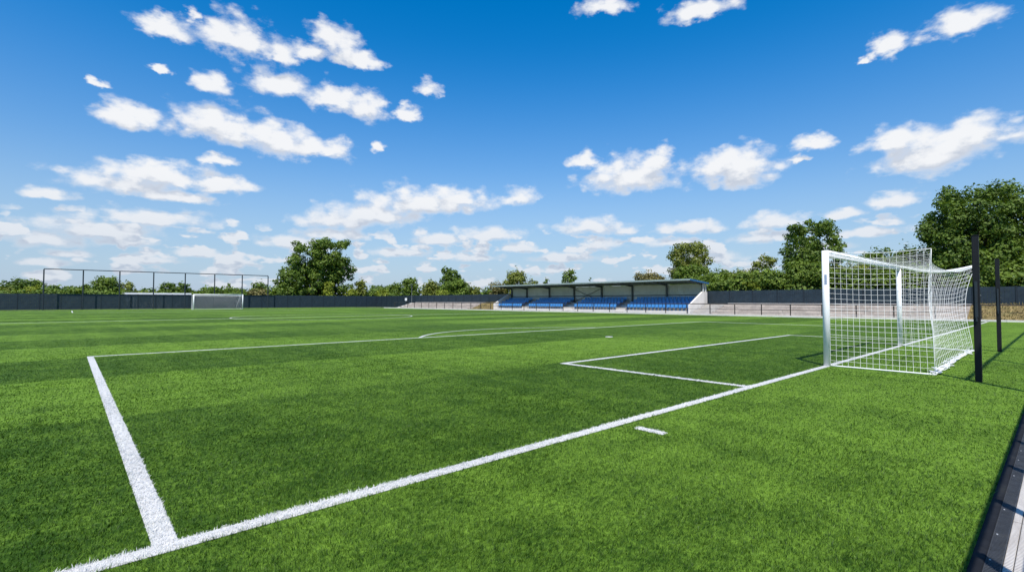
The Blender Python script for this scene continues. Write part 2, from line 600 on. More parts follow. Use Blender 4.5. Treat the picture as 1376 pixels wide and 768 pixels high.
def marking(name, ids, solid):
    m_ = np.isin(kw, ids)
    v, f = blades(XW[m_], YW[m_], DW[m_], 0.0235, 0.0032, 0.8, 33)
    base = len(v)
    if solid.v:
        v = np.concatenate([v.reshape(-1, 3), np.array(solid.v, dtype=np.float32)])
    groups = {}
    for fc in solid.f:
        groups.setdefault(len(fc), []).append([i + base for i in fc])
    f = f + [(k, np.array(a, dtype=np.int32)) for k, a in groups.items()]
    o = np_mesh(name, v, f, M['line'])
    tag(o, kind='structure')
    return o


ZL = 0.007
names = {}
for i, (nm, r) in enumerate(RECTS):
    names.setdefault(nm, []).append(i)
for nm, ids in names.items():
    s = MB()
    for i in ids:
        x0, y0, x1, y1 = RECTS[i][1]
        s.box((x0, y0, 0.003), (x1, y1, ZL))
    marking(nm, ids, s)
for j, (nm, c, r, a0, a1) in enumerate(ARCS):
    s = MB(); n = 96
    closed = a1 - a0 > 6.2
    for k in range(n + (0 if closed else 1)):
        a = a0 + (a1 - a0) * k / n
        for rr in (r - H2, r + H2):
            s.v.append((c[0] + rr * math.cos(a), c[1] + rr * math.sin(a), ZL))
    m_ = len(s.v)
    for k in range(n):
        i = 2 * k
        s.f.append((i, i + 1, (i + 3) % m_, (i + 2) % m_))
    marking(nm, [100 + j], s)
s = MB()
s.prism([(SPOT[1][0] + SPOT[2] * math.cos(2 * PI * k / 20), SPOT[1][1] + SPOT[2] * math.sin(2 * PI * k / 20), 0.003) for k in range(20)], (0, 0, 0.02))
marking(SPOT[0], [200], s)

# ------------------------------------------------------------------ near edge: kerb, slotted drain, paving
tag(MB().quad((-16, -3.2, -0.006), (60, -3.2, -0.006), (60, 0.248, -0.006), (-16, 0.248, -0.006)).build('path_bed', M['concrete']), kind='structure')
s = MB()
bounds = [(0.209, 0.246), (0.10, 0.205), (-0.06, 0.096), (-0.35, -0.064), (-0.9, -0.354), (-1.6, -0.904), (-2.6, -1.604)]
for y0, y1 in bounds:
    for k in range(38):
        x0 = -12 + k * 1.5
        s.box((x0, y0, -0.004), (x0 + 1.494, y1, 0.012))
tag(s.build('paving', M['paving'], bevel=0.002), kind='structure')
dr = empty('drainage_channel', (0, 0.31, 0), 0, 'dark slotted drainage channel between the turf edge and the ribbed paving', 'drain')
s = MB(); s.box((-12, 0.004, -0.05), (46, 0.058, 0.022)); s.build('kerb_board', M['kerb_board'], dr, bevel=0.004)
s = MB()
for k in range(1500):
    x0 = -2 + k * 0.02
    s.box((x0, -0.056, 0.004), (x0 + 0.011, 0.0, 0.013))
s.box((-12, -0.062, -0.03), (46, -0.0562, 0.0145)); s.box((-12, 0.0002, -0.03), (46, 0.0038, 0.0145))
s.box((-12, -0.056, -0.03), (46, 0.0, -0.022))
s.box((28, -0.056, 0.004), (46, 0.0, 0.012)); s.box((-12, -0.056, 0.004), (-2.002, 0.0, 0.012))
s.build('grate', M['grate'], dr)
for k in range(26):
    x0 = 1.2 + k * 0.5 + 0.05 * math.sin(k * 2.7)
    if k % 5 == 3: continue
    b = MB().tube([(x0, -0.012, 0.012), (x0, -0.012, 0.0155)], 0.0042, 8)
    b.build('bolt', M['pale_steel'], dr)

# ------------------------------------------------------------------ nets
def net_surface(mb, fn, nu, nv, r):
    """square netting on a surface fn(s,t), each cord following its sag"""
    for i in range(nu + 1):
        mb.tube([fn(i / nu, j / nv) for j in range(nv + 1)], r, 3, False)
    for j in range(nv + 1):
        mb.tube([fn(i / nu, j / nv) for i in range(nu + 1)], r, 3, False)


def lerp(a, b, t): return tuple(a[i] + (b[i] - a[i]) * t for i in range(3))


def football_goal(x0, x1, y, back, h, label, detail, facing):
    """facing -1: the net hangs towards smaller y"""
    g = empty('football_goal', ((x0 + x1) / 2, y, 0), 0, label, 'goal')
    cx = (x0 + x1) / 2
    L = lambda p: (p[0] - cx, p[1] - y, p[2])
    pr = 0.066
    for x in (x0, x1):
        s = MB().tube([L((x, y, -0.05)), L((x, y, h + 0.062))], pr, 20)
        p = s.build('goalpost', M['white_paint'], g, smooth=False)
        for poly in p.data.polygons: poly.use_smooth = len(poly.vertices) == 4
        if detail and x == x0:
            q = MB()
            a0 = math.atan2(-y, -x)
            for k in range(6):
                a, b = a0 - 0.35 + k * 0.12, a0 - 0.35 + (k + 1) * 0.12
                rr = pr + 0.0015
                q.quad(L((x + rr * math.cos(a), y + rr * math.sin(a), 1.76)), L((x + rr * math.cos(b), y + rr * math.sin(b), 1.76)),
                       L((x + rr * math.cos(b), y + rr * math.sin(b), 1.98)), L((x + rr * math.cos(a), y + rr * math.sin(a), 1.98)))
            q.build('sticker', M['sticker'], p)
    s = MB(); sec = []
    for k in range(28):                                    # the bar is a rounded, slightly flattened profile
        a = 2 * PI * k / 28; ca, sa = math.cos(a), math.sin(a)
        sec.append((math.copysign(abs(ca) ** 0.5, ca) * 0.060, math.copysign(abs(sa) ** 0.5, sa) * 0.078))
    s.prism([L((x0 + pr * 0.9, y + a, h + b)) for a, b in sec], (x1 - x0 - pr * 1.8, 0, 0))
    p = s.build('crossbar', M['white_paint'], g)
    for poly in p.data.polygons: poly.use_smooth = len(poly.vertices) == 4
    f = facing
    top = h + 0.02
    yb = y + f * back
    yf = y + f * pr

    def rim(s_):               # rear top edge, hung between two corners: sags and bellies inwards
        k = 1 - (2 * s_ - 1) ** 4
        k2 = 1 - (2 * s_ - 1) ** 2
        return (x0 + (x1 - x0) * s_, yb - f * (0.16 * k + 0.07 * k2), h - 0.03 - 0.17 * k - 0.09 * k2)

    def foot(s_):              # where the net lies on the ground at the back
        k2 = 1 - (1 - s_) ** 3
        return (x0 - 0.05 + (x1 - x0 - 0.6) * s_, yb + f * (0.02 - 0.08 * k2), 0.02)

    def fr(s_, sag): return (x0 + (x1 - x0) * s_, yf, top)

    def roof(s_, t):
        a = fr(s_, 0); b = rim(s_)
        p = lerp(a, b, t)
        d = 0.16 * math.sin(PI * t) * (0.5 + 0.5 * abs(2 * s_ - 1) ** 2)
        return L((p[0], p[1], p[2] - d))

    def rear(s_, t):
        a = rim(s_); b = foot(s_)
        p = lerp(a, b, t)
        bow = 0.24 * math.sin(PI * min(1, t * 1.05)) * (1 - 0.5 * t)
        return L((p[0] - 0.10 * math.sin(PI * t) * s_ ** 3, p[1] - f * bow * (0.12 * (1 - s_) + 0.95 * s_ + 0.65 * math.sin(PI * s_)), p[2]))

    def side(sx):
        e = 0.0 if sx == x0 else 1.0
        def fn(s_, t):
            a = (sx, yf, top - (top - 0.02) * t)
            b0 = rear(e, t); b = (b0[0] + cx, b0[1] + y, b0[2])
            p = lerp(a, b, s_)
            dip = 0.16 * math.sin(PI * s_) * (1 - t) if e == 1.0 else 0.05 * math.sin(PI * s_) * (1 - t)
            inn = (0.04 if e == 0 else -0.10) * math.sin(PI * s_) * math.sin(PI * t)
            return L((p[0] + inn, p[1], p[2] - dip))
        return fn
    m = MB()
    cell = 0.112 if detail else 0.20
    r = 0.0029 if detail else 0.006
    nu = round((x1 - x0) / cell); nb = max(4, round(back / cell)); nh = round(h / cell)
    net_surface(m, roof, nu if not detail else 40, nb, r * 0.95)
    net_surface(m, rear, nu if not detail else 24, nh if not detail else 18, r)
    net_surface(m, side(x0), nb, nh, r)
    net_surface(m, side(x1), nb, nh, r * 0.8)
    net = m.build('net', M['net'], g)
    # heavier border cords
    c = MB(); n = 24
    R1 = 0.006 if detail else 0.014
    c.tube([rear(i / n, 0) for i in range(n + 1)], R1, 6)
    for sx in (x0, x1):
        fn = side(sx)
        c.tube([fn(i / 12, 0) for i in range(13)], R1 if sx == x0 or not detail else 0.045, 8)
        c.tube([fn(1, i / 12) for i in range(13)], R1, 6)
    c.build('border_cord', M['net'], net, smooth=True)
    b = MB(); rr = 0.016
    b.tube([side(x0)(i / 10, 1) for i in range(11)], rr, 6)
    b.tube([side(x1)(i / 10, 1) for i in range(11)], rr, 6)
    # netting bunched along the ground behind
    if detail:
        gg = np.random.default_rng(4)
        for q in range(7):
            off = [(gg.normal(0, 0.035), gg.normal(0.02, 0.05), abs(gg.normal(0.015, 0.02))) for _ in range(31)]
            b.tube([tuple(np.array(rear(i / 30, 1)) + np.array(off[i])) for i in range(31)], 0.007, 4)
    b.tube([rear(i / n, 1) for i in range(n + 1)], rr, 6)
    b.build('ground_rope', M['net'], net, smooth=True)
    if detail:
        for e, tgt in ((0.0, (x0 - 0.35, yb - 0.62, 2.5)), (1.0, (x1 - 0.1, yb - 0.55, 2.5))):
            a = rear(e, 0)
            MB().tube([a, L(tgt)], 0.004, 5).build('tie_cord', M['black_metal'], net)
    return g


football_goal(12.26, 19.42, GL, 1.78, 2.44, 'large white football goal with a hanging net beside two black poles', True, -1)
football_goal(15.15, 22.3, FAR_GL, 1.6, 2.44, 'small far white goal in front of the dark fence', False, 1)

def support_pole(x, y, h, label):
    g = empty('net_support_pole', (x, y, 0), 0, label, 'pole', 'poles behind the goal net')
    MB().box((-0.045, -0.045, -0.1), (0.045, 0.045, h)).build('post', M['black_metal'], g, bevel=0.008)
    MB().box((-0.047, -0.047, h + 0.001), (0.047, 0.047, h + 0.018)).build('cap', M['black_metal'], g, bevel=0.005)
    s = MB().box((-0.085, -0.02, 1.12), (-0.0452, 0.02, 1.75)); s.box((-0.10, -0.012, 1.05), (-0.0452, 0.012, 1.119))
    s.build('cleat', M['dark_post'], g, bevel=0.004)
    MB().tube([(0, -0.0455, 1.5), (0, -0.06, 1.5)], 0.014, 10).build('bolt', M['steel'], g)
    return g


support_pole(11.86, 1.02, 2.55, 'black square pole nearest the ribbed paving behind the goal net')
support_pole(19.27, 1.22, 2.57, 'farther black square pole at the rear corner of the goal net')
# ------------------------------------------------------------------ fences
def fence_line(name, label, p0, p1, h, z0, bay, panel_m, post_m):
    """closed-board fence of bays between posts, all in the frame of its first post"""
    d = Vector((p1[0] - p0[0], p1[1] - p0[1], 0)); n = round(d.length / bay); bay = d.length / n
    g = empty(name, (p0[0], p0[1], z0), math.atan2(d.y, d.x), label, 'fence')
    pm = None; om = None
    for k in range(n + 1):
        if pm is None:
            pm = MB().box((-0.045, -0.055, -0.1), (0.045, 0.055, h + 0.03)).build('post', post_m, g, bevel=0.006)
        else:
            c = pm.copy(); link(c, g); c.location = (k * bay, 0, 0)
    for k in range(n):
        if om is None:
            s = MB()
            nb = 12
            w = bay - 0.094
            for q in range(nb):                      # boards with shallow shadow joints
                x0 = 0.047 + w * q / nb
                yj = 0.006 * ((q * 7) % 3 - 1)
                s.box((x0 + 0.003, -0.014 + yj, 0.04), (x0 + w / nb - 0.003, 0.012 + yj, h + 0.012 * ((q * 5) % 4) / 4 - 0.01))
            s.box((0.047, 0.0185, 0.3), (0.047 + w, 0.05, 0.38)); s.box((0.047, 0.0185, h - 0.4), (0.047 + w, 0.05, h - 0.32))
            om = s.build('panel', panel_m, g)
        else:
            c = om.copy(); link(c, g); c.location = (k * bay, 0, 0)
            c.rotation_euler = (random.uniform(-0.004, 0.004), 0, 0)
    return g


FY_ = 105.5; FX_ = 52.8
fence_line('boundary_fence', 'long dark boarded fence running behind the far goal', (-27.6, FY_), (FX_, FY_), 2.52, 0, 2.45, M['fence_panel'], M['fence_post'])
fence_line('boundary_fence', 'long dark boarded fence on the bank behind the terraces and grandstand', (FX_, FY_ - 0.12), (FX_, -24.0), 2.50, 0, 2.4, M['fence_panel'], M['fence_post'])


def ball_stop(y, xs, h, label, r, net):
    g = empty('ball_stop_fence', (xs[0], y, 0), 0, label, 'fence')
    p = None
    for x in xs:
        if p is None:
            p = MB().tube([(0, 0, -0.1), (0, 0, h)], r, 10).build('post', M['dark_post'], g, smooth=False)
        else:
            c = p.copy(); link(c, g); c.location = (x - xs[0], 0, 0)
    L = xs[-1] - xs[0]
    MB().tube([(0.0, 0, h + r * 0.6), (L, 0, h + r * 0.6)], r * 0.75, 8).build('top_rail', M['dark_post'], g)
    if net:
        m = MB()
        for k in range(1, int(L / 0.14)):
            m.tube([(k * 0.14, 0.05, 0.05), (k * 0.14, 0.05, h)], 0.0022, 3, False)
        for k in range(1, int(h / 0.14)):
            m.tube([(0, 0.05, k * 0.14), (L, 0.05, k * 0.14)], 0.0022, 3, False)
        m.build('net', M['black_metal'], g)
    return g


ball_stop(104.0, [-2.8 + 4.56 * k for k in range(8)], 6.25, 'tall thin open ball stop frame rising behind the far goal', 0.09, False)
ball_stop(-1.2, [9.3 + 4.56 * k for k in range(6)], 6.25, 'tall ball stop netting on posts behind the near goal', 0.06, True)

# low black mesh fence beside the photographer
g = empty('perimeter_fence', (-7.0, -0.42, 0), 0, 'low black post and rail fence along the near ribbed paving', 'fence')
p = None
for k in range(41):
    if p is None:
        p = MB().box((-0.03, -0.03, -0.05), (0.03, 0.03, 2.0)).build('post', M['black_metal'], g, bevel=0.005)
    else:
        c = p.copy(); link(c, g); c.location = (1.1 * k, 0, 0)
for z in (0.75, 1.4, 1.97):
    MB().box((0, 0.0305, z - 0.02), (44, 0.058, z + 0.02)).build('rail', M['black_metal'], g)

# ------------------------------------------------------------------ touchline side: kerb, path, spectator rail
s = MB()
for k in range(100):
    y0 = -4 + k * 0.94
    s.box((KERB_X, y0, -0.1), (KERB_X + 0.14, y0 + 0.93, 0.13))
tag(s.build('kerb', M['white_wall'], bevel=0.01), kind='structure')
tag(MB().quad((KERB_X + 0.141, -4, 0.05), (48.69, -4, 0.05), (48.69, 90, 0.05), (KERB_X + 0.141, 90, 0.05)).build('path', M['concrete']), kind='structure')
RX = KERB_X + 0.32
ys = [-1.0 + 2.42 * k for k in range(37)]
g = empty('spectator_rail', (RX, 0, 0), 0, 'long brown metal spectator rail in front of the terraces and grandstand', 'railing')
p = None
for y in ys:
    if p is None:
        p = MB().tube([(0, 0, -0.05), (0, 0, 1.1)], 0.045, 10).build('post', M['rail_metal'], g); p.location = (0, y, 0)
    else:
        c = p.copy(); link(c, g); c.location = (0, y, 0)
MB().tube([(0, ys[0] - 0.4, 1.115), (0, ys[-1] + 0.4, 1.115)], 0.042, 10).build('handrail', M['rail_metal'], g, smooth=True)
MB().tube([(0, ys[0] - 0.4, 0.62), (0, ys[-1] + 0.4, 0.62)], 0.013, 8).build('mid_rail', M['rail_metal'], g, smooth=True)


# ------------------------------------------------------------------ terraces
def terrace(y0, y1, label, stairs=None):
    g = empty('terrace', (48.7, y0, 0), 0, label, 'terrace')
    n = 4
    for k in range(n):
        s = MB()
        L = y1 - y0
        nb = max(1, round(L / 3.0))
        for q in range(nb):
            a = L * q / nb; b = L * (q + 1) / nb - 0.012
            s.box((0.9 * k, a, -0.05), (0.9 * (k + 1) - 0.002, b, 0.05 + 0.245 * (k + 1)))
        s.box((0.9 * k - 0.016, 0, 0.05 + 0.245 * (k + 1) + 0.001), (0.9 * k + 0.30, L - 0.012, 0.05 + 0.245 * (k + 1) + 0.035))
        s.build('step', M['terrace'], g, bevel=0.012)
    s = MB().box((3.602, 0, -0.05), (3.86, y1 - y0, 1.16)); s.build('back_kerb', M['white_wall'], g, bevel=0.01)
    if y1 > 80:
        MB().prism([(0, y1 - y0 + 0.01, -0.05), (3.8, y1 - y0 + 0.01, -0.05), (3.8, y1 - y0 + 0.01, 1.12), (0, y1 - y0 + 0.01, 0.1)], (0, 1.2, 0)).build('ramp', M['concrete'], g)
    return g


TOPZ = 1.08
terrace(4.8, 23.9, 'wide concrete terrace steps between the grandstand and the dry bank behind the near goal')
terrace(65.2, 87.5, 'distant concrete terrace steps beyond the far end of the grandstand')
# the stair beside the stand
g = empty('stair', (48.7, 24.0, 0), 0, 'short pale concrete stair between the grandstand and the terrace steps', 'stairs')
for k in range(7):
    MB().box((0.5 * k, 0, -0.05), (0.5 * k + 0.498, 2.1, 0.05 + 0.14 * (k + 1))).build('step', M['concrete'], g, bevel=0.01)


def bank(name, x0, y0, y1, hi, ends=(0, 0)):
    nx, ny = 14, max(8, int((y1 - y0) / 0.8))
    V = []; F = []
    for j in range(ny + 1):
        for i in range(nx + 1):
            u = i / nx; y = y0 + (y1 - y0) * j / ny
            sm = u * u * (3 - 2 * u)
            zz = 0.045 + hi * sm + 0.05 * math.sin(y * 1.7 + i) * u + random.uniform(-0.03, 0.03) * (0 < i < nx)
            if ends[1]:
                zz = 0.02 + (zz - 0.02) * min(1, (y1 - y) / ends[1])
            V.append((x0 + (FX_ - 0.1 - x0) * u, y, zz))
    for j in range(ny):
        for i in range(nx):
            a = j * (nx + 1) + i
            F.append((a, a + 1, a + nx + 2, a + nx + 1))
    m = MB(); m.v = V; m.f = F
    return tag(m.build(name, M['bank'], smooth=True), kind='structure')


bank('grass_bank', 48.75, -26, 4.79, 1.1)
bank('grass_bank', 48.75, 58.9, 65.15, 1.1)
tag(MB().box((52.57, 4.8, 0.0), (52.71, 65.2, 1.075)).build('embankment', M['bank']), kind='structure')
# dry tufts on the bank near the goal
g_ = np.random.default_rng(8)
n = 5200
xb = g_.uniform(48.9, 52.6, n); yb_ = np.where(g_.random(n) < 0.8, g_.uniform(-14, 4.7, n), g_.uniform(59, 65, n))
u_ = (xb - 48.75) / (FX_ - 0.1 - 48.75); zb = 0.04 + 1.1 * u_ * u_ * (3 - 2 * u_)
hh = g_.uniform(0.08, 0.26, n); an = g_.uniform(0, PI, n); ww = 0.03
la_x = g_.normal(0, 0.07, n); la_y = g_.normal(0, 0.07, n)
v = np.empty((n, 3, 3), dtype=np.float32)
v[:, 0] = np.stack([xb - np.cos(an) * ww, yb_ - np.sin(an) * ww, zb - 0.03], 1)
v[:, 1] = np.stack([xb + np.cos(an) * ww, yb_ + np.sin(an) * ww, zb - 0.03], 1)
v[:, 2] = np.stack([xb + la_x, yb_ + la_y, zb + hh], 1)
o = np_mesh('dry_grass', v.reshape(-1, 3), [(3, np.arange(n * 3, dtype=np.int32).reshape(-1, 3))],
            leaf_mat('dry_straw', (0.12, 0.10, 0.03), (0.30, 0.24, 0.10), 0.2))
tag(o, kind='stuff')

# ------------------------------------------------------------------ grandstand
SY0, SY1 = 26.3, 58.6
SX = 48.8
st = empty('grandstand', (SX, SY0, 0), 0, 'low covered grandstand with rows of blue seats and a mono-pitch roof', 'grandstand')
LEN = SY1 - SY0
RISE, TREAD = 0.285, 0.72
aisles = [35.4 - SY0, 43.9 - SY0, 52.3 - SY0]
rowx = [0.15 + TREAD * k for k in range(4)]
deck_z = [0.33 + RISE * k for k in range(4)]
for k in range(4):
    s = MB()
    x1 = rowx[k] + TREAD if k < 3 else 3.7
    nb = 8
    for q in range(nb):
        a = 0.202 + (LEN - 0.404) * q / nb; b = 0.202 + (LEN - 0.404) * (q + 1) / nb - 0.008
        s.box((rowx[k], a, -0.05), (x1 - 0.002, b, deck_z[k]))
    s.build('step', M['white_wall'] if k == 0 else M['concrete'], st, bevel=0.008)
for ya in aisles:                                       # half-height treads in the aisles
    for k in range(4):
        s = MB().box((rowx[k] - 0.30, ya - 0.55, -0.04), (rowx[k] - 0.003, ya + 0.55, deck_z[k] - RISE / 2))
        s.build('aisle_tread', M['concrete'], st, bevel=0.008)
# end walls
prof = [(-0.05, -0.05), (3.8, -0.05), (3.8, 2.40), (2.75, 2.40), (0.05, 1.02), (-0.05, 0.98)]
for a in (0.0, LEN - 0.2):
    MB().prism([(x, a, z) for x, z in prof], (0, 0.2, 0)).build('end_wall', M['white_wall'], st, bevel=0.01)
    for x in (3.05, 3.62):
        zt = 3.66 + (3.36 - 3.66) * (x + 0.15) / 3.95 - 0.13
        MB().box((x - 0.05, a + 0.05, 2.402), (x + 0.05, a + 0.15, zt)).build('end_post', M['pale_steel'], st)
# back wall of ribbed sheets
s = MB()
nr = 130
for q in range(nr):
    a = 0.204 + (LEN - 0.408) * q / nr; w = (LEN - 0.408) / nr
    s.box((3.56 + 0.012 * (q % 2), a, deck_z[3] + 0.003), (3.60, a + w - 0.002, 3.30))
s.build('back_wall', M['stand_cladding'], st)
MB().box((3.50, 0.21, 2.02), (3.557, LEN - 0.21, 2.12)).build('wall_rail', M['steel'], st)
# roof
def roof_z(x): return 3.70 + (3.38 - 3.70) * (x + 0.15) / 3.95
s = MB()
pts = [(-0.15, -0.12, roof_z(-0.15)), (3.85, -0.12, roof_z(3.85)), (3.85, -0.12, roof_z(3.85) - 0.05), (-0.15, -0.12, roof_z(-0.15) - 0.05)]
rib = []
nx = 160
L2 = LEN + 0.24
for q in range(nx):
    y0 = -0.12 + L2 * q / nx; y1 = y0 + L2 / nx - 0.0005
    dz = 0.03 if q % 4 == 0 else 0.0
    s.prism([(-0.15, y0, roof_z(-0.15) + dz), (3.85, y0, roof_z(3.85) + dz), (3.85, y0, roof_z(3.85) - 0.04), (-0.15, y0, roof_z(-0.15) - 0.04)], (0, y1 - y0, 0))
rf = s.build('roof', M['roof_metal'], st)
MB().box((-0.20, -0.122, roof_z(-0.15) - 0.13), (-0.152, LEN + 0.122, roof_z(-0.15) + 0.045)).build('front_fascia', M['fascia_green'], rf)
for a in (-0.165, LEN + 0.125):
    MB().prism([(-0.2, a, roof_z(-0.2) + 0.05), (3.9, a, roof_z(3.9) + 0.05), (3.9, a, roof_z(3.9) - 0.13), (-0.2, a, roof_z(-0.2) - 0.14)], (0, 0.04, 0)).build('side_fascia', M['fascia_blue'], rf)
# columns and rafters
colsy = [4.75 * k for k in range(1, 7)]
for y in colsy + [0.35, LEN - 0.35]:
    MB().box((3.30, y - 0.08, deck_z[3] + 0.002), (3.498, y + 0.08, roof_z(3.4) - 0.2)).build('column', M['steel'], st)
    MB().prism([(-0.1, y - 0.06, roof_z(-0.1) - 0.045), (3.55, y - 0.06, roof_z(3.55) - 0.045), (3.55, y - 0.06, roof_z(3.55) - 0.30), (-0.1, y - 0.06, roof_z(-0.1) - 0.15)], (0, 0.12, 0)).build('rafter', M['steel'], st)
for x in (0.5, 1.3, 2.1, 2.9):
    MB().box((x - 0.03, 0.02, roof_z(x) - 0.115), (x + 0.03, LEN - 0.02, roof_z(x) - 0.047)).build('purlin', M['steel'], st)
ya, yb2 = colsy[2] + 0.1, colsy[3] - 0.1
for i, (z0, z1) in enumerate(((1.3, 3.0), (3.0, 1.3))):
    MB().tube([(3.40 - 0.05 * i, ya, z0), (3.40 - 0.05 * i, yb2, z1)], 0.035, 8).build('brace', M['steel'], st)

# bucket seats
def seat_mesh():
    m = MB()
    pr = [(-0.20, 0.335), (-0.205, 0.36), (0.10, 0.335), (0.15, 0.36), (0.20, 0.60), (0.215, 0.69), (0.245, 0.69), (0.235, 0.59), (0.185, 0.33), (0.13, 0.29)]
    for k, (a, b) in enumerate(((-0.205, -0.15), (-0.15, 0.15), (0.15, 0.205))):
        lift = 0.02 if k != 1 else 0.0
        m.prism([(x - lift * 0.5, a + 0.0005, z + lift) for x, z in pr], (0, b - a - 0.001, 0))
    m.box((0.05, -0.03, 0.0), (0.10, 0.03, 0.295))
    return m


proto = seat_mesh()
spots = []
for k in range(4):
    y = 0.55
    while y < LEN - 0.5:
        if all(abs(y - a) > 0.85 for a in aisles):
            spots.append((k, y))
        y += 0.48
spots.sort(key=lambda s_: (s_[0] // 1 > 0, s_[1] + s_[0] * 3))
first = None; rest = MB()
for i, (k, y) in enumerate(spots):
    loc = (rowx[k] + 0.36, y, deck_z[k])
    if i < 100:
        if first is None:
            first = proto.build('seat', M['seat'], st, bevel=0.006); first.location = loc
        else:
            c = first.copy(); link(c, st); c.location = loc
    else:
        b = len(rest.v)
        rest.v += [(x + loc[0], yy + loc[1], z + loc[2]) for x, yy, z in proto.v]
        rest.f += [tuple(i_ + b for i_ in f_) for f_ in proto.f]
o = rest.build('seat', M['seat'], st)
tag(o, kind='stuff')

# ------------------------------------------------------------------ small things beyond and on the fence
x_, y_, _z = on_plane(168, 'y', 110.0); x2_, _, _ = on_plane(259, 'y', 110.0)
g = empty('low_building', (x_, 110.0, 0), 0, 'long low flat roofed building with a white roof edge beyond the far fence', 'building')
W = x2_ - x_ - 0.2
MB().box((0.2, 0.2, -0.1), (W - 0.2, 5.0, 2.45)).build('wall', M['stand_cladding'], g)
MB().box((0, 0, 2.452), (W, 5.4, 2.86)).build('roof', M['white_paint'], g, bevel=0.01)
for k in range(3):
    f = MB().box((2.0 + 4.2 * k, 0.15, 1.2), (3.6 + 4.2 * k, 0.197, 2.1)).build('window', M['steel'], g)
x_, y_, _z = on_plane(554, 'x', 52.4)
g = empty('lamp_post', (52.3, y_, 0.9), 0, 'slim grey lamp post at the corner of the dark fence', 'lamp post')
MB().tube([(0, 0, 0), (0, 0, 1.6), (0, 0, 3.9)], [0.05, 0.04, 0.028], 10).build('pole', M['galv'], g)
MB().box((-0.30, -0.07, 3.88), (0.04, 0.07, 3.95)).build('lamp_head', M['galv'], g, bevel=0.02)
x_, y_, _z = on_plane(543, 'x', 52.0)
g = empty('warning_sign', (52.45, y_, 1.5), R(8), 'small white sign plate fixed near the far corner of the fence', 'sign')
MB().box((-0.02, -0.34, -0.06), (0.02, 0.34, 0.5)).build('plate', M['white_paint'], g, bevel=0.006)
MB().box((0.021, -0.03, -0.5), (0.07, 0.03, 0.5)).build('bracket', M['steel'], g)
# ------------------------------------------------------------------ trees and shrubs
def crown_leaves(clumps, leaf, per, seed, solid=0.5):
    """clumps: (x,y,z,rx,ry,rz); leaf cards spread through each clump, denser to its outside"""
    g = np.random.default_rng(seed)
    P = []; N = []; S = []
    for (x, y, z, rx, ry, rz) in clumps:
        area = 4 * PI * ((rx * ry) ** 1.6 / 3 + (rx * rz) ** 1.6 / 3 + (ry * rz) ** 1.6 / 3) ** (1 / 1.6)
        n = int(area / (leaf * leaf) * per)
        if n < 4: n = 4
        d = g.normal(size=(n, 3)); d /= np.linalg.norm(d, axis=1)[:, None]
        r = solid + (1 - solid) * g.random(n) ** 0.6
        r *= 1 + 0.22 * np.sin(d[:, 0] * 4.3 + x * 3) * np.sin(d[:, 1] * 5.1 + y * 2) + 0.16 * np.sin(d[:, 2] * 6.7 + z * 5 + d[:, 0] * 3)
        sp = g.random(n) < 0.07
        r[sp] *= 1 + 0.3 * g.random(sp.sum())
        P.append(np.array([x, y, z]) + d * r[:, None] * np.array([rx, ry, rz]))
        nn = d * 1.0 + np.array([0, 0, 0.30]) + g.normal(size=(n, 3)) * 0.42
        N.append(nn / np.linalg.norm(nn, axis=1)[:, None])
        S.append(leaf * g.uniform(0.6, 1.35, n))
    P = np.concatenate(P); N = np.concatenate(N); S = np.concatenate(S)
    ok = P[:, 2] > 0.1
    P, N, S = P[ok], N[ok], S[ok]; n = len(P)
    t = g.normal(size=(n, 3)); t -= N * (t * N).sum(1)[:, None]; t /= np.linalg.norm(t, axis=1)[:, None] + 1e-9
    b = np.cross(N, t)
    s_ = S[:, None]
    # a pointed, slightly folded leaf spray of five corners
    v = np.stack([P - t * s_ * 0.55, P - t * s_ * 0.1 + b * s_ * 0.38 + N * s_ * 0.1, P + t * s_ * 0.62 + b * s_ * 0.08,
                  P + t * s_ * 0.12 - b * s_ * 0.40 + N * s_ * 0.1], 1)
    i = np.arange(n, dtype=np.int32) * 4
    return v.reshape(-1, 3), [(4, np.stack([i, i + 1, i + 2, i + 3], 1))]


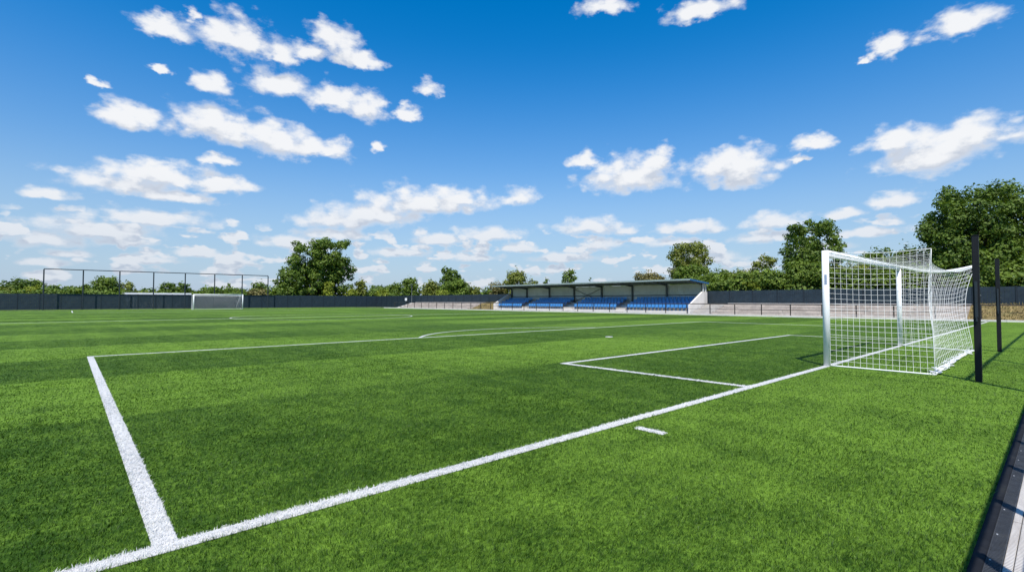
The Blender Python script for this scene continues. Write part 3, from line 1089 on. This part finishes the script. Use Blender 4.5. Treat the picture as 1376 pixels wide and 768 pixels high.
def lobes(w, d, z0, z1, n, seed, size=0.34, shape='round'):
    """lobe centres filling a crown of half-width w, half-depth d between heights z0 and z1"""
    g = random.Random(seed); out = []
    H = z1 - z0
    if shape in ('round', 'dome'):
        rb = size * min(w, d, H / 2)
        cz = z0 + (H * 0.5 if shape == 'round' else H * 0.36)
        up = z0 + H - cz; dn = cz - z0
        for k in range(n):
            t = (k + 0.5) / n
            sz = 1 - 2 * t if shape == 'round' else 1 - 1.45 * t
            sz = min(sz, 0.82 + 0.1 * g.random())
            a = k * 2.39996 + g.uniform(-0.35, 0.35)
            q = math.sqrt(max(0.0, 1 - sz * sz)); e = 2.4
            q = (1 - abs(sz) ** e) ** (1 / e)
            r = rb * g.uniform(0.62, 1.3)
            f = 1.0 if g.random() < 0.72 or sz > 0.7 else g.uniform(0.35, 0.75)
            f *= g.uniform(0.86, 1.06)
            out.append((math.cos(a) * q * max(0.05, w - r) * f, math.sin(a) * q * max(0.05, d - r) * f,
                        cz + sz * (max(0.05, (up if sz > 0 else dn) - r * 0.8)) * f,
                        r * g.uniform(1.0, 1.3), r * g.uniform(1.0, 1.3), r * g.uniform(0.7, 0.95)))
    if shape == 'dome':
        out.append((0, 0, z0 + H * 0.5, w * 0.6, d * 0.6, H * 0.46))
    elif shape == 'round' and size <= 0.3:
        out.append((0.05 * w, 0, z0 + H * 0.5, w * 0.42, d * 0.42, H * 0.30))
    elif shape == 'round':
        out.append((0, 0, z0 + H * 0.52, w * 0.6, d * 0.6, H * 0.38))
    tries = 0
    while len(out) < n and tries < 4000:
        tries += 1
        u = g.uniform(-1, 1); v = g.uniform(-1, 1); t = g.random()
        if shape == 'round': lim = math.sqrt(max(0, 1 - (2 * t - 1) ** 2)) ** 0.7
        elif shape == 'dome': lim = math.sqrt(max(0, 1 - t ** 2.2))
        elif shape == 'cone': lim = 1 - 0.9 * t
        else: lim = min(1.0, 0.55 + 0.9 * t) * math.sqrt(max(0, 1 - max(0, (t - 0.55) / 0.45) ** 2))
        rr = math.hypot(u, v)
        if rr > lim or (rr < 0.35 * lim and g.random() < 0.6 and t < 0.75): continue
        r = size * min(w, H / 2) * g.uniform(0.65, 1.25)
        if shape == 'cone': r *= 0.45 + 0.8 * (1 - t)
        k = max(0.0, 1 - r / w * 0.75)
        x = u * w * k; y = v * d * k; z = z0 + r * 0.6 + t * (H - 1.5 * r)
        if any((x - q[0]) ** 2 + (y - q[1]) ** 2 + (z - q[2]) ** 2 < (0.55 * r) ** 2 for q in out): continue
        out.append((x, y, z, r * g.uniform(1.0, 1.3), r * g.uniform(1.0, 1.3), r * g.uniform(0.7, 0.95)))
    kx = w / max(abs(q[0]) + q[3] for q in out); kd = d / max(abs(q[1]) + q[4] for q in out)
    kz = (z1 - z0) / max(q[2] + q[5] - z0 for q in out)
    return [(q[0] * kx, q[1] * kd, z0 + (q[2] - z0) * kz, q[3] * kx ** 0.5, q[4] * kx ** 0.5, q[5] * kx ** 0.5) for q in out]


def tree(name, label, cat, loc, w, h, z0, leaf, mat, seed, n=26, per=1.5, size=0.34, shape='round', depth=None, trunk=0.0, group=None, clumps=None, solid=0.5):
    g = empty(name, loc, 0, label, cat, group)
    d = depth or w * 0.85
    cl = clumps or lobes(w, d, z0, h, n, seed, size, shape)
    rt = trunk or max(0.06, h * 0.022)
    rnd = random.Random(seed + 1)
    s = MB()
    top = Vector((rnd.uniform(-.1, .1) * w, 0, z0 + (h - z0) * 0.72))
    path = [Vector((0, 0, -0.3)), Vector((0.03 * w, 0, max(0.4, z0 * 0.8))), Vector((-0.03 * w, 0.02 * w, z0 + (h - z0) * 0.35)), top]
    s.tube(path, [rt * 1.25, rt, rt * 0.72, rt * 0.18], 9)
    for c in sorted(cl, key=lambda c_: -c_[3])[:14]:
        e = Vector(c[:3]); zz = max(0.35, min(z0 + (h - z0) * 0.5, e.z - abs(e.x) * 0.6))
        b = Vector((0, 0.01 * w, zz)); m_ = b.lerp(e, 0.5) + Vector((0, 0, -0.04 * h))
        s.tube([b, m_, e], [rt * 0.5, rt * 0.3, rt * 0.1], 6)
    s.build('trunk', M['bark'], g, smooth=True)
    v, f = crown_leaves(cl, leaf, per, seed + 2, solid)
    np_mesh('crown', v, f, M[mat], g)
    return g


def px_tree(name, label, cat, px, top, half, axis, val, mat, seed, leaf=None, z0=None, **kw):
    x, y, z = on_plane(px, axis, val)
    h = CAM_H + (404 - top) / 665.0 * z
    w = half / 665.0 * z
    return tree(name, label, cat, (x, y, 0), w, h, z0 if z0 is not None else 0.6, leaf or z * 0.0037, mat, seed, **kw)


T = px_tree
# --- the row beyond the far fence
T('tree', 'dark round topped tree behind a yellow green bush beyond the far fence', 'tree', 31, 372, 25, 'y', 128, 'leaf_dark', 1, shape='dome', n=22)
T('shrub', 'yellow green bush at the foot of a dark round tree, beyond the far fence', 'shrub', 44, 382, 15, 'y', 113, 'leaf_bright', 2, shape='dome', n=12, size=0.5)
T('shrub', 'yellowish bush at the very edge of the view beyond the far fence', 'shrub', 6, 384, 13, 'y', 114, 'leaf_olive', 3, shape='dome', n=12, size=0.5)
T('shrub', 'small pale green bush between two thin ball stop posts', 'shrub', 100, 386, 13, 'y', 114, 'leaf_bright', 4, shape='dome', n=9, size=0.5)
T('tree', 'small dark tree just right of the second ball stop post', 'tree', 115, 380, 9, 'y', 140, 'leaf_dark', 5, shape='dome', n=9, size=0.5)
T('tree', 'broad olive tree behind the third ball stop post', 'tree', 144, 370, 20, 'y', 117, 'leaf_mid', 6, shape='round', n=20, size=0.42)
T('shrub', 'drooping olive bush leaning on the broad olive tree', 'shrub', 168, 377, 14, 'y', 117.5, 'leaf_olive', 7, shape='dome', n=12, size=0.45)
T('tree', 'dark rounded tree, the twin farther from the far goal above the white roofed building', 'tree', 227, 376, 13, 'y', 130, 'leaf_dark', 8, shape='dome', n=15, size=0.42)
T('tree', 'dark rounded tree, the twin nearer the far goal above the white roofed building', 'tree', 247, 377, 12, 'y', 130, 'leaf_dark', 9, shape='dome', n=14, size=0.42)
T('shrub', 'low green bush rising above the crossbar of the far goal', 'shrub', 281, 385, 15, 'y', 122, 'leaf_mid', 10, shape='dome', n=12, size=0.45)
T('tree', 'small pointed tree just above the far goal post', 'tree', 308, 380, 11, 'y', 135, 'leaf_dark', 11, shape='cone', n=16, size=0.4)
T('shrub', 'rusty olive bush right of the far goal above the fence', 'shrub', 347, 386, 16, 'y', 113, 'leaf_brown', 12, shape='dome', n=12, size=0.45)
T('tree', 'grey green small tree behind a rusty olive bush near the end of the ball stop', 'tree', 348, 377, 15, 'y', 132, 'leaf_mid', 13, shape='dome', n=14, size=0.4)
T('tree', 'dark low tree huddled against the tall twin crowned tree', 'tree', 390, 360, 22, 'y', 113, 'leaf_dark', 14, shape='dome', n=24, size=0.36)
T('tree', 'tall broad tree, the wider of the two crowns with a narrow sky gap between', 'tree', 414, 320, 38, 'y', 115, 'leaf_mid', 15, shape='round', n=60, size=0.27, per=1.7, depth=4.5, leaf=0.42)
T('tree', 'tall broad tree, the slimmer crown with a drooping side branch', 'tree', 450, 319, 29, 'y', 116, 'leaf_mid', 16, shape='round', n=52, size=0.29, per=1.6, depth=4.0, leaf=0.42)
T('shrub', 'bright bush below the gap between the tall twin crowns', 'shrub', 440, 377, 12, 'y', 112, 'leaf_bright', 17, shape='dome', n=12, size=0.45)
T('shrub', 'round green bush under the tall dark tree by the fence', 'shrub', 374, 384, 12, 'y', 111, 'leaf_mid', 18, shape='dome', n=10, size=0.5)
T('tree', 'small pointed yellow green tree right of the tall twin crowned tree', 'tree', 484, 374, 11, 'y', 116, 'leaf_olive', 19, shape='dome', n=18, size=0.42)
T('shrub', 'yellow green bush left of a small pointed tree by the fence', 'shrub', 472, 386, 11, 'y', 113, 'leaf_bright', 20, shape='dome', n=9, size=0.5)
T('tree', 'spreading dark tree behind two yellow bushes along the fence', 'tree', 508, 381, 17, 'y', 135, 'leaf_dark', 21, shape='dome', n=15, size=0.4)
T('shrub', 'small yellow bush in front of the spreading dark trees', 'shrub', 516, 388, 12, 'y', 113, 'leaf_bright', 22, shape='dome', n=10, size=0.5)
T('tree', 'wide green tree left of the slim lamp post', 'tree', 529, 379, 17, 'y', 128, 'leaf_mid', 23, shape='dome', n=16, size=0.4)
T('tree', 'narrow upright tree right behind the slim lamp post', 'tree', 551, 371, 14, 'y', 120, 'leaf_mid', 24, shape='dome', n=26, size=0.4)
T('tree', 'brownish bushy tree between the lamp post tree and the round dark tree', 'tree', 578, 376, 15, 'y', 118, 'leaf_olive', 25, shape='dome', n=18, size=0.4)
T('tree', 'round dark dome shaped tree standing high above the far corner bushes', 'tree', 605, 358, 18, 'y', 124, 'leaf_dark', 26, shape='round', n=26, size=0.36, per=1.9)
T('tree', 'leafy bright tree below the round dark dome shaped tree', 'tree', 613, 374, 22, 'y', 114, 'leaf_mid', 27, shape='dome', n=24, size=0.36)
T('shrub', 'pale bush between the leafy bright tree and the grandstand roof', 'shrub', 637, 382, 13, 'y', 112, 'leaf_olive', 28, shape='dome', n=12, size=0.45)
T('shrub', 'yellow bush at the foot of the brownish bushy tree', 'shrub', 595, 388, 12, 'y', 112, 'leaf_bright', 29, shape='dome', n=10, size=0.5)
# --- behind the grandstand
T('tree', 'bushy olive tree over the far end of the grandstand roof', 'tree', 693, 361, 21, 'x', 62, 'leaf_olive', 30, shape='dome', n=24, size=0.34)
T('shrub', 'brown green bush beside the far end wall of the grandstand', 'shrub', 668, 378, 14, 'x', 58, 'leaf_brown', 31, shape='dome', n=12, size=0.45)
T('shrub', 'olive bush sloping down behind the grandstand roof', 'shrub', 714, 374, 13, 'x', 61, 'leaf_olive', 32, shape='dome', n=12, size=0.45)
T('tree', 'tiny dark treetop between two larger ones over the grandstand roof', 'tree', 734, 373, 5, 'x', 75, 'leaf_dark', 33, shape='dome', n=8, size=0.5)
T('tree', 'ragged upright treetop above the middle of the grandstand roof', 'tree', 765, 361, 13, 'x', 68, 'leaf_mid', 34, shape='round', n=22, size=0.36)
T('tree', 'tiny pointed dark treetop just above the grandstand roof', 'tree', 793, 373, 3, 'x', 80, 'leaf_dark', 35, shape='cone', n=8, size=0.5)
T('shrub', 'rusty broad bush rising over the near half of the grandstand roof', 'shrub', 872, 363, 30, 'x', 62, 'leaf_brown', 36, shape='dome', n=24, size=0.34)
T('tree', 'airy tall tree with loose open crown behind the grandstand', 'tree', 927, 322, 34, 'x', 63, 'leaf_olive', 37, shape='round', n=42, size=0.25, per=1.25, z0=3.0)
T('tree', 'dense green undergrowth tree at the foot of the airy tall tree', 'tree', 930, 352, 32, 'x', 59.5, 'leaf_mid', 38, shape='dome', n=34, size=0.3)
T('tree', 'wide dark green tree beside the grandstand end wall', 'tree', 965, 360, 26, 'x', 58, 'leaf_mid', 39, shape='dome', n=26, size=0.34)
T('shrub', 'olive bush behind the dark fence right of the grandstand', 'shrub', 993, 361, 27, 'x', 57, 'leaf_olive', 40, shape='dome', n=22, size=0.36)
T('shrub', 'bright yellow green bush beneath the loose upright tree', 'shrub', 1010, 373, 24, 'x', 55.5, 'leaf_bright', 41, shape='dome', n=18, size=0.36)
T('tree', 'loose upright yellow green tree left of the large dark tree', 'tree', 1028, 342, 25, 'x', 59, 'leaf_olive', 42, shape='dome', n=44, size=0.26)
T('tree', 'large dark round crowned tree left of the near goal', 'tree', 1093, 294, 45, 'x', 61, 'leaf_dark', 43, shape='round', n=64, size=0.24, per=1.6, leaf=0.24, z0=1.6)
T('tree', 'lower leafy tree filling the space under the large dark tree', 'tree', 1082, 345, 40, 'x', 57, 'leaf_mid', 44, shape='dome', n=40, size=0.28, leaf=0.22)
T('shrub', 'light green bush at the fence under the large dark tree', 'shrub', 1066, 378, 17, 'x', 55.2, 'leaf_mid', 45, shape='dome', n=16, size=0.36)
T('tree', 'olive tree seen through the near side of the goal net', 'tree', 1145, 352, 34, 'x', 59, 'leaf_olive', 46, shape='dome', n=32, size=0.3, leaf=0.22)
T('tree', 'ragged tree rising just above the crossbar', 'tree', 1178, 333, 30, 'x', 62, 'leaf_mid', 47, shape='dome', n=32, size=0.3, leaf=0.22)
T('tree', 'green tree behind the top of the goal net left of the huge oak', 'tree', 1222, 330, 34, 'x', 62, 'leaf_mid', 48, shape='dome', n=34, size=0.3, leaf=0.22)
T('tree', 'low dark tree behind the fence seen through the back of the goal net', 'tree', 1190, 358, 34, 'x', 57, 'leaf_mid', 49, shape='dome', n=34, size=0.3, leaf=0.22)
T('tree', 'huge dark oak towering behind the two black poles', 'tree', 1316, 246, 78, 'x', 60, 'leaf_dark', 50, shape='round', n=105, size=0.19, per=1.6, leaf=0.21, z0=2.6, trunk=0.34)
T('tree', 'dark spreading tree filling the shade below the huge oak', 'tree', 1300, 335, 70, 'x', 57.5, 'leaf_dark', 51, shape='dome', n=70, size=0.24, leaf=0.22, per=1.3)
T('tree', 'second large dark tree cut by the picture edge beside the huge oak', 'tree', 1425, 268, 62, 'x', 61, 'leaf_dark', 52, shape='round', n=80, size=0.2, leaf=0.22, z0=1.5)
T('tree', 'low dark tree beyond the fence at the picture edge', 'tree', 1400, 340, 50, 'x', 57, 'leaf_dark', 53, shape='dome', n=50, size=0.25, leaf=0.22)


# --- far woods that read as one mass, and hedges closing the gaps above the fence
def belt(name, p0, p1, h0, h1, step, r, leaf, mat, seed, per=1.3):
    g = random.Random(seed); cl = []
    d = Vector((p1[0] - p0[0], p1[1] - p0[1], 0)); n = int(d.length / step)
    for k in range(n):
        p = Vector((p0[0], p0[1], 0)) + d * ((k + g.random()) / n)
        h = g.uniform(h0, h1) + (h1 - h0) * 0.5 * math.sin(k * 0.37) * math.sin(k * 0.13)
        rr = r * g.uniform(0.7, 1.3)
        cl.append((p.x + g.uniform(-r, r), p.y + g.uniform(-r, r), h - rr * 0.8, rr * 1.3, rr * 1.3, rr * 0.9))
        cl.append((p.x + g.uniform(-r, r), p.y + g.uniform(-r, r), (h - rr) * 0.55, rr * 1.4, rr * 1.3, max(rr, h * 0.4)))
    v, f = crown_leaves(cl, leaf, per, seed + 5, 0.6)
    o = np_mesh(name, v, f, M[mat])
    return tag(o, kind='stuff')


belt('far_wood', (-60, 230), (85, 262), 5.6, 7.4, 2.0, 2.3, 0.9, 'leaf_dark', 71)
belt('far_wood', (-30, 160), (70, 195), 3.0, 4.3, 1.8, 1.7, 0.65, 'leaf_olive', 72)
belt('far_wood', (150, 240), (260, 20), 6.0, 10.0, 2.4, 3.0, 0.9, 'leaf_mid', 74)
belt('hedge', (26, 118), (66, 118), 3.0, 4.3, 1.0, 1.1, 0.40, 'leaf_mid', 75)
belt('hedge', (56.5, -12), (56.5, 30), 3.6, 4.6, 0.6, 1.2, 0.24, 'leaf_mid', 76)
belt('hedge', (57, 30), (58, 64), 2.6, 3.2, 0.9, 1.0, 0.28, 'leaf_mid', 77)
belt('hedge', (-28, 112), (26, 112), 2.5, 3.4, 1.0, 1.0, 0.42, 'leaf_mid', 78)

# ------------------------------------------------------------------ sky, sun, camera
SUN_DIR = Vector((-1.05, -0.93, 2.44)).normalized()
SUN_EL = math.asin(SUN_DIR.z)
sun = bpy.data.lights.new('sun', 'SUN'); sun.energy = SUN_E; sun.angle = R(0.53); sun.color = (1.0, 0.955, 0.88)
so = bpy.data.objects.new('sun', sun); link(so)
so.rotation_euler = SUN_DIR.to_track_quat('Z', 'Y').to_euler()
so.location = (-20, -20, 40)

world = bpy.data.worlds.new('World'); scene.world = world; world.use_nodes = True
world.node_tree.nodes.clear()
W_ = NT(world.node_tree)
outw = W_.node('ShaderNodeOutputWorld'); bg = W_.node('ShaderNodeBackground')
sky = W_.node('ShaderNodeTexSky', sky_type='NISHITA'); sky.sun_disc = False
sky.sun_elevation = SUN_EL; sky.sun_rotation = math.atan2(SUN_DIR.x, SUN_DIR.y)
sky.altitude = SKY_ALT; sky.air_density = SKY_AIR; sky.dust_density = SKY_DUST; sky.ozone_density = SKY_OZ


def cloud_group():
    ng = bpy.data.node_groups.new('cloud_density', 'ShaderNodeTree')
    ng.interface.new_socket('Dir', in_out='INPUT', socket_type='NodeSocketVector')
    ng.interface.new_socket('Density', in_out='OUTPUT', socket_type='NodeSocketFloat')
    t = NT(ng)
    gi = t.node('NodeGroupInput'); go = t.node('NodeGroupOutput')
    d = t.vmath('NORMALIZE', gi.outputs[0])
    sp = t.node('ShaderNodeSeparateXYZ'); t.put(sp.inputs[0], d)
    az = t.math('MULTIPLY', t.math('ARCTAN2', sp.outputs[0], sp.outputs[1]), 180 / PI)
    el = t.math('MULTIPLY', t.math('ARCSINE', sp.outputs[2]), 180 / PI)
    ae = t.node('ShaderNodeCombineXYZ'); t.put(ae.inputs[0], az); t.put(ae.inputs[1], el)
    st = t.scale(d, (1, 1, 1.9))
    # bend the outlines
    wn = t.noise(st, 13.0, 3, 0.55, out=1)
    wv = t.vmath('MULTIPLY', t.vmath('SUBTRACT', wn, (0.5, 0.5, 0.5)), (2.6, 1.5, 0))
    wn2 = t.noise(st, 42.0, 3, 0.6, out=1)
    wv2 = t.vmath('MULTIPLY', t.vmath('SUBTRACT', wn2, (0.5, 0.5, 0.5)), (2.0, 1.3, 0))
    amp = t.smooth(el, 2, 20, 0.35, 1.0)
    wv = t.vmath('MULTIPLY', t.vmath('ADD', wv, wv2), amp)
    p = t.vmath('ADD', ae.outputs[0], wv)
    cur = None
    for (a, e, w, h) in CLOUDS:
        k = 1.12                                     # domed above, flatter below
        q = t.vmath('MULTIPLY_ADD', p, (1 / w, 1 / (k * h), 0), (-a / w, -(e - 0.3 * h) / (k * h), 0))
        q = t.vmath('MAXIMUM', q, t.vmath('MULTIPLY', q, (-1, -1.75, 0)))
        l = t.vmath('LENGTH', q)
        if cur is None: cur = l
        else:
            nd = t.node('ShaderNodeMath', operation='SMOOTH_MIN'); t.put(nd.inputs[0], cur); t.put(nd.inputs[1], l); nd.inputs[2].default_value = 0.25
            cur = nd.outputs[0]
    base = t.math('SUBTRACT', 1.22, t.math('MINIMUM', cur, 2.2))
    # low banks of small clouds towards the horizon and scattered ones out of view
    cmb = t.node('ShaderNodeCombineXYZ')
    zz = t.math('ADD', t.math('MAXIMUM', sp.outputs[2], 0.0), 0.035)
    t.put(cmb.inputs[0], t.math('DIVIDE', sp.outputs[0], zz)); t.put(cmb.inputs[1], t.math('DIVIDE', sp.outputs[1], zz))
    pl = t.noise(t.scale(d, (1, 1, 2.2)), 20.0, 3, 0.5)
    lowm = t.math('MULTIPLY', t.smooth(el, 0.3, 1.8), t.math('SUBTRACT', 1.0, t.smooth(el, 6.0, 10.5)))
    lowd = t.math('MULTIPLY_ADD', t.smooth(pl, 0.42, 0.64), 1.6, -0.62)
    lowd = t.math('MULTIPLY_ADD', t.math('SUBTRACT', 1.0, lowm), -1.6, lowd)
    base = t.math('MAXIMUM', base, lowd)
    f1 = t.noise(st, 24.0, 6, 0.52)
    f2 = t.noise(t.scale(d, (1, 1, 1.5)), 75.0, 5, 0.62)
    f = t.math('ADD', t.math('MULTIPLY', t.math('SUBTRACT', f1, 0.5), 1.25), t.math('MULTIPLY', t.math('SUBTRACT', f2, 0.5), 0.5))
    vo = t.node('ShaderNodeTexVoronoi', feature='SMOOTH_F1'); t.put(vo.inputs['Vector'], t.vmath('ADD', t.scale(d, (1, 1, 1.35)), t.vmath('MULTIPLY', wn2, (0.02, 0.02, 0.02)))); vo.inputs['Scale'].default_value = 34.0; vo.inputs['Smoothness'].default_value = 0.6
    f = t.math('MULTIPLY_ADD', t.math('SUBTRACT', 0.42, vo.outputs['Distance']), 0.8, f)
    t.put(go.inputs[0], t.math('ADD', base, f))
    return ng


CG = cloud_group()
tc = W_.node('ShaderNodeTexCoord').outputs['Generated']
sep = W_.node('ShaderNodeSeparateXYZ'); W_.put(sep.inputs[0], W_.vmath('NORMALIZE', tc))
gA = W_.node('ShaderNodeGroup'); gA.node_tree = CG; W_.put(gA.inputs[0], tc)
sep0 = sep
cb = W_.node('ShaderNodeCombineXYZ'); W_.put(cb.inputs[2], W_.math('MULTIPLY_ADD', W_.math('MAXIMUM', sep0.outputs[2], 0.0), 0.060, 0.012))
upd = W_.vmath('ADD', W_.vmath('NORMALIZE', tc), cb.outputs[0])
gB = W_.node('ShaderNodeGroup'); gB.node_tree = CG; W_.put(gB.inputs[0], upd)
dA = gA.outputs[0]
alpha = W_.smooth(dA, -0.10, 0.78)
diff = W_.math('SUBTRACT', dA, gB.outputs[0])
lit = W_.smooth(diff, -0.46, 0.50)  # sunlit tops and shaded undersides are put into the cloud colour
thick = W_.smooth(dA, 0.1, 0.9)
lit2 = W_.math('MAXIMUM', lit, W_.math('MULTIPLY', W_.math('SUBTRACT', 1.0, thick), 0.8))
ccol = W_.mix(lit2, CLOUD_BASE, CLOUD_TOP)
ccol = W_.vmath('MULTIPLY', ccol, W_.mix(W_.smooth(sep.outputs[2], 0.02, 0.24), (0.82, 0.85, 0.90), (1, 1, 1)))
skyc = W_.node('ShaderNodeHueSaturation');  skyc.inputs['Hue'].default_value = SKY_HUE
W_.put(skyc.inputs['Value'], W_.smooth(sep.outputs[2], 0.0, 0.42, SKY_VAL * 0.70, SKY_VAL))
W_.put(skyc.inputs['Color'], sky.outputs[0])
W_.put(skyc.inputs['Saturation'], W_.smooth(sep.outputs[2], 0.05, 0.48, SKY_SAT - 0.27, SKY_SAT + 0.03))
# thin summer haze lying along the horizon
hz = W_.math('MULTIPLY', W_.math('SUBTRACT', 1.0, W_.smooth(sep.outputs[2], -0.05, 0.27)), HAZE)
skyh = W_.mix(hz, skyc.outputs[0], HAZE_COL)
col = W_.mix(W_.math('MULTIPLY', alpha, W_.smooth(sep.outputs[2], 0.02, 0.22, 0.80, 0.97)), skyh, ccol)
W_.put(bg.inputs[0], col); bg.inputs[1].default_value = SKY_STR
W_.put(outw.inputs[0], bg.outputs[0])
world.cycles.sampling_method = 'MANUAL'; world.cycles.sample_map_resolution = 512

cam = bpy.data.cameras.new('camera'); co = bpy.data.objects.new('camera', cam); link(co)
cam.sensor_width = 36; cam.lens = 36 * 665 / 1376.0
cam.clip_start = 0.05; cam.clip_end = 3000
co.location = (0, 0, CAM_H)
co.rotation_euler = (PI / 2 + PITCH, 0, -YAW)
scene.camera = co

vs = scene.view_settings
vs.view_transform = 'Standard'; vs.look = 'None'; vs.exposure = EXPOSURE; vs.gamma = 1.0; vs.use_curve_mapping = False
cy = scene.cycles
cy.use_denoising = True
try: cy.denoiser = 'OPENIMAGEDENOISE'
except Exception: pass
cy.max_bounces = 6; cy.diffuse_bounces = 3; cy.glossy_bounces = 2; cy.transmission_bounces = 3; cy.transparent_max_bounces = 8
cy.caustics_reflective = False; cy.caustics_refractive = False
cy.use_adaptive_sampling = True; cy.adaptive_threshold = 0.02
scene.render.use_persistent_data = False
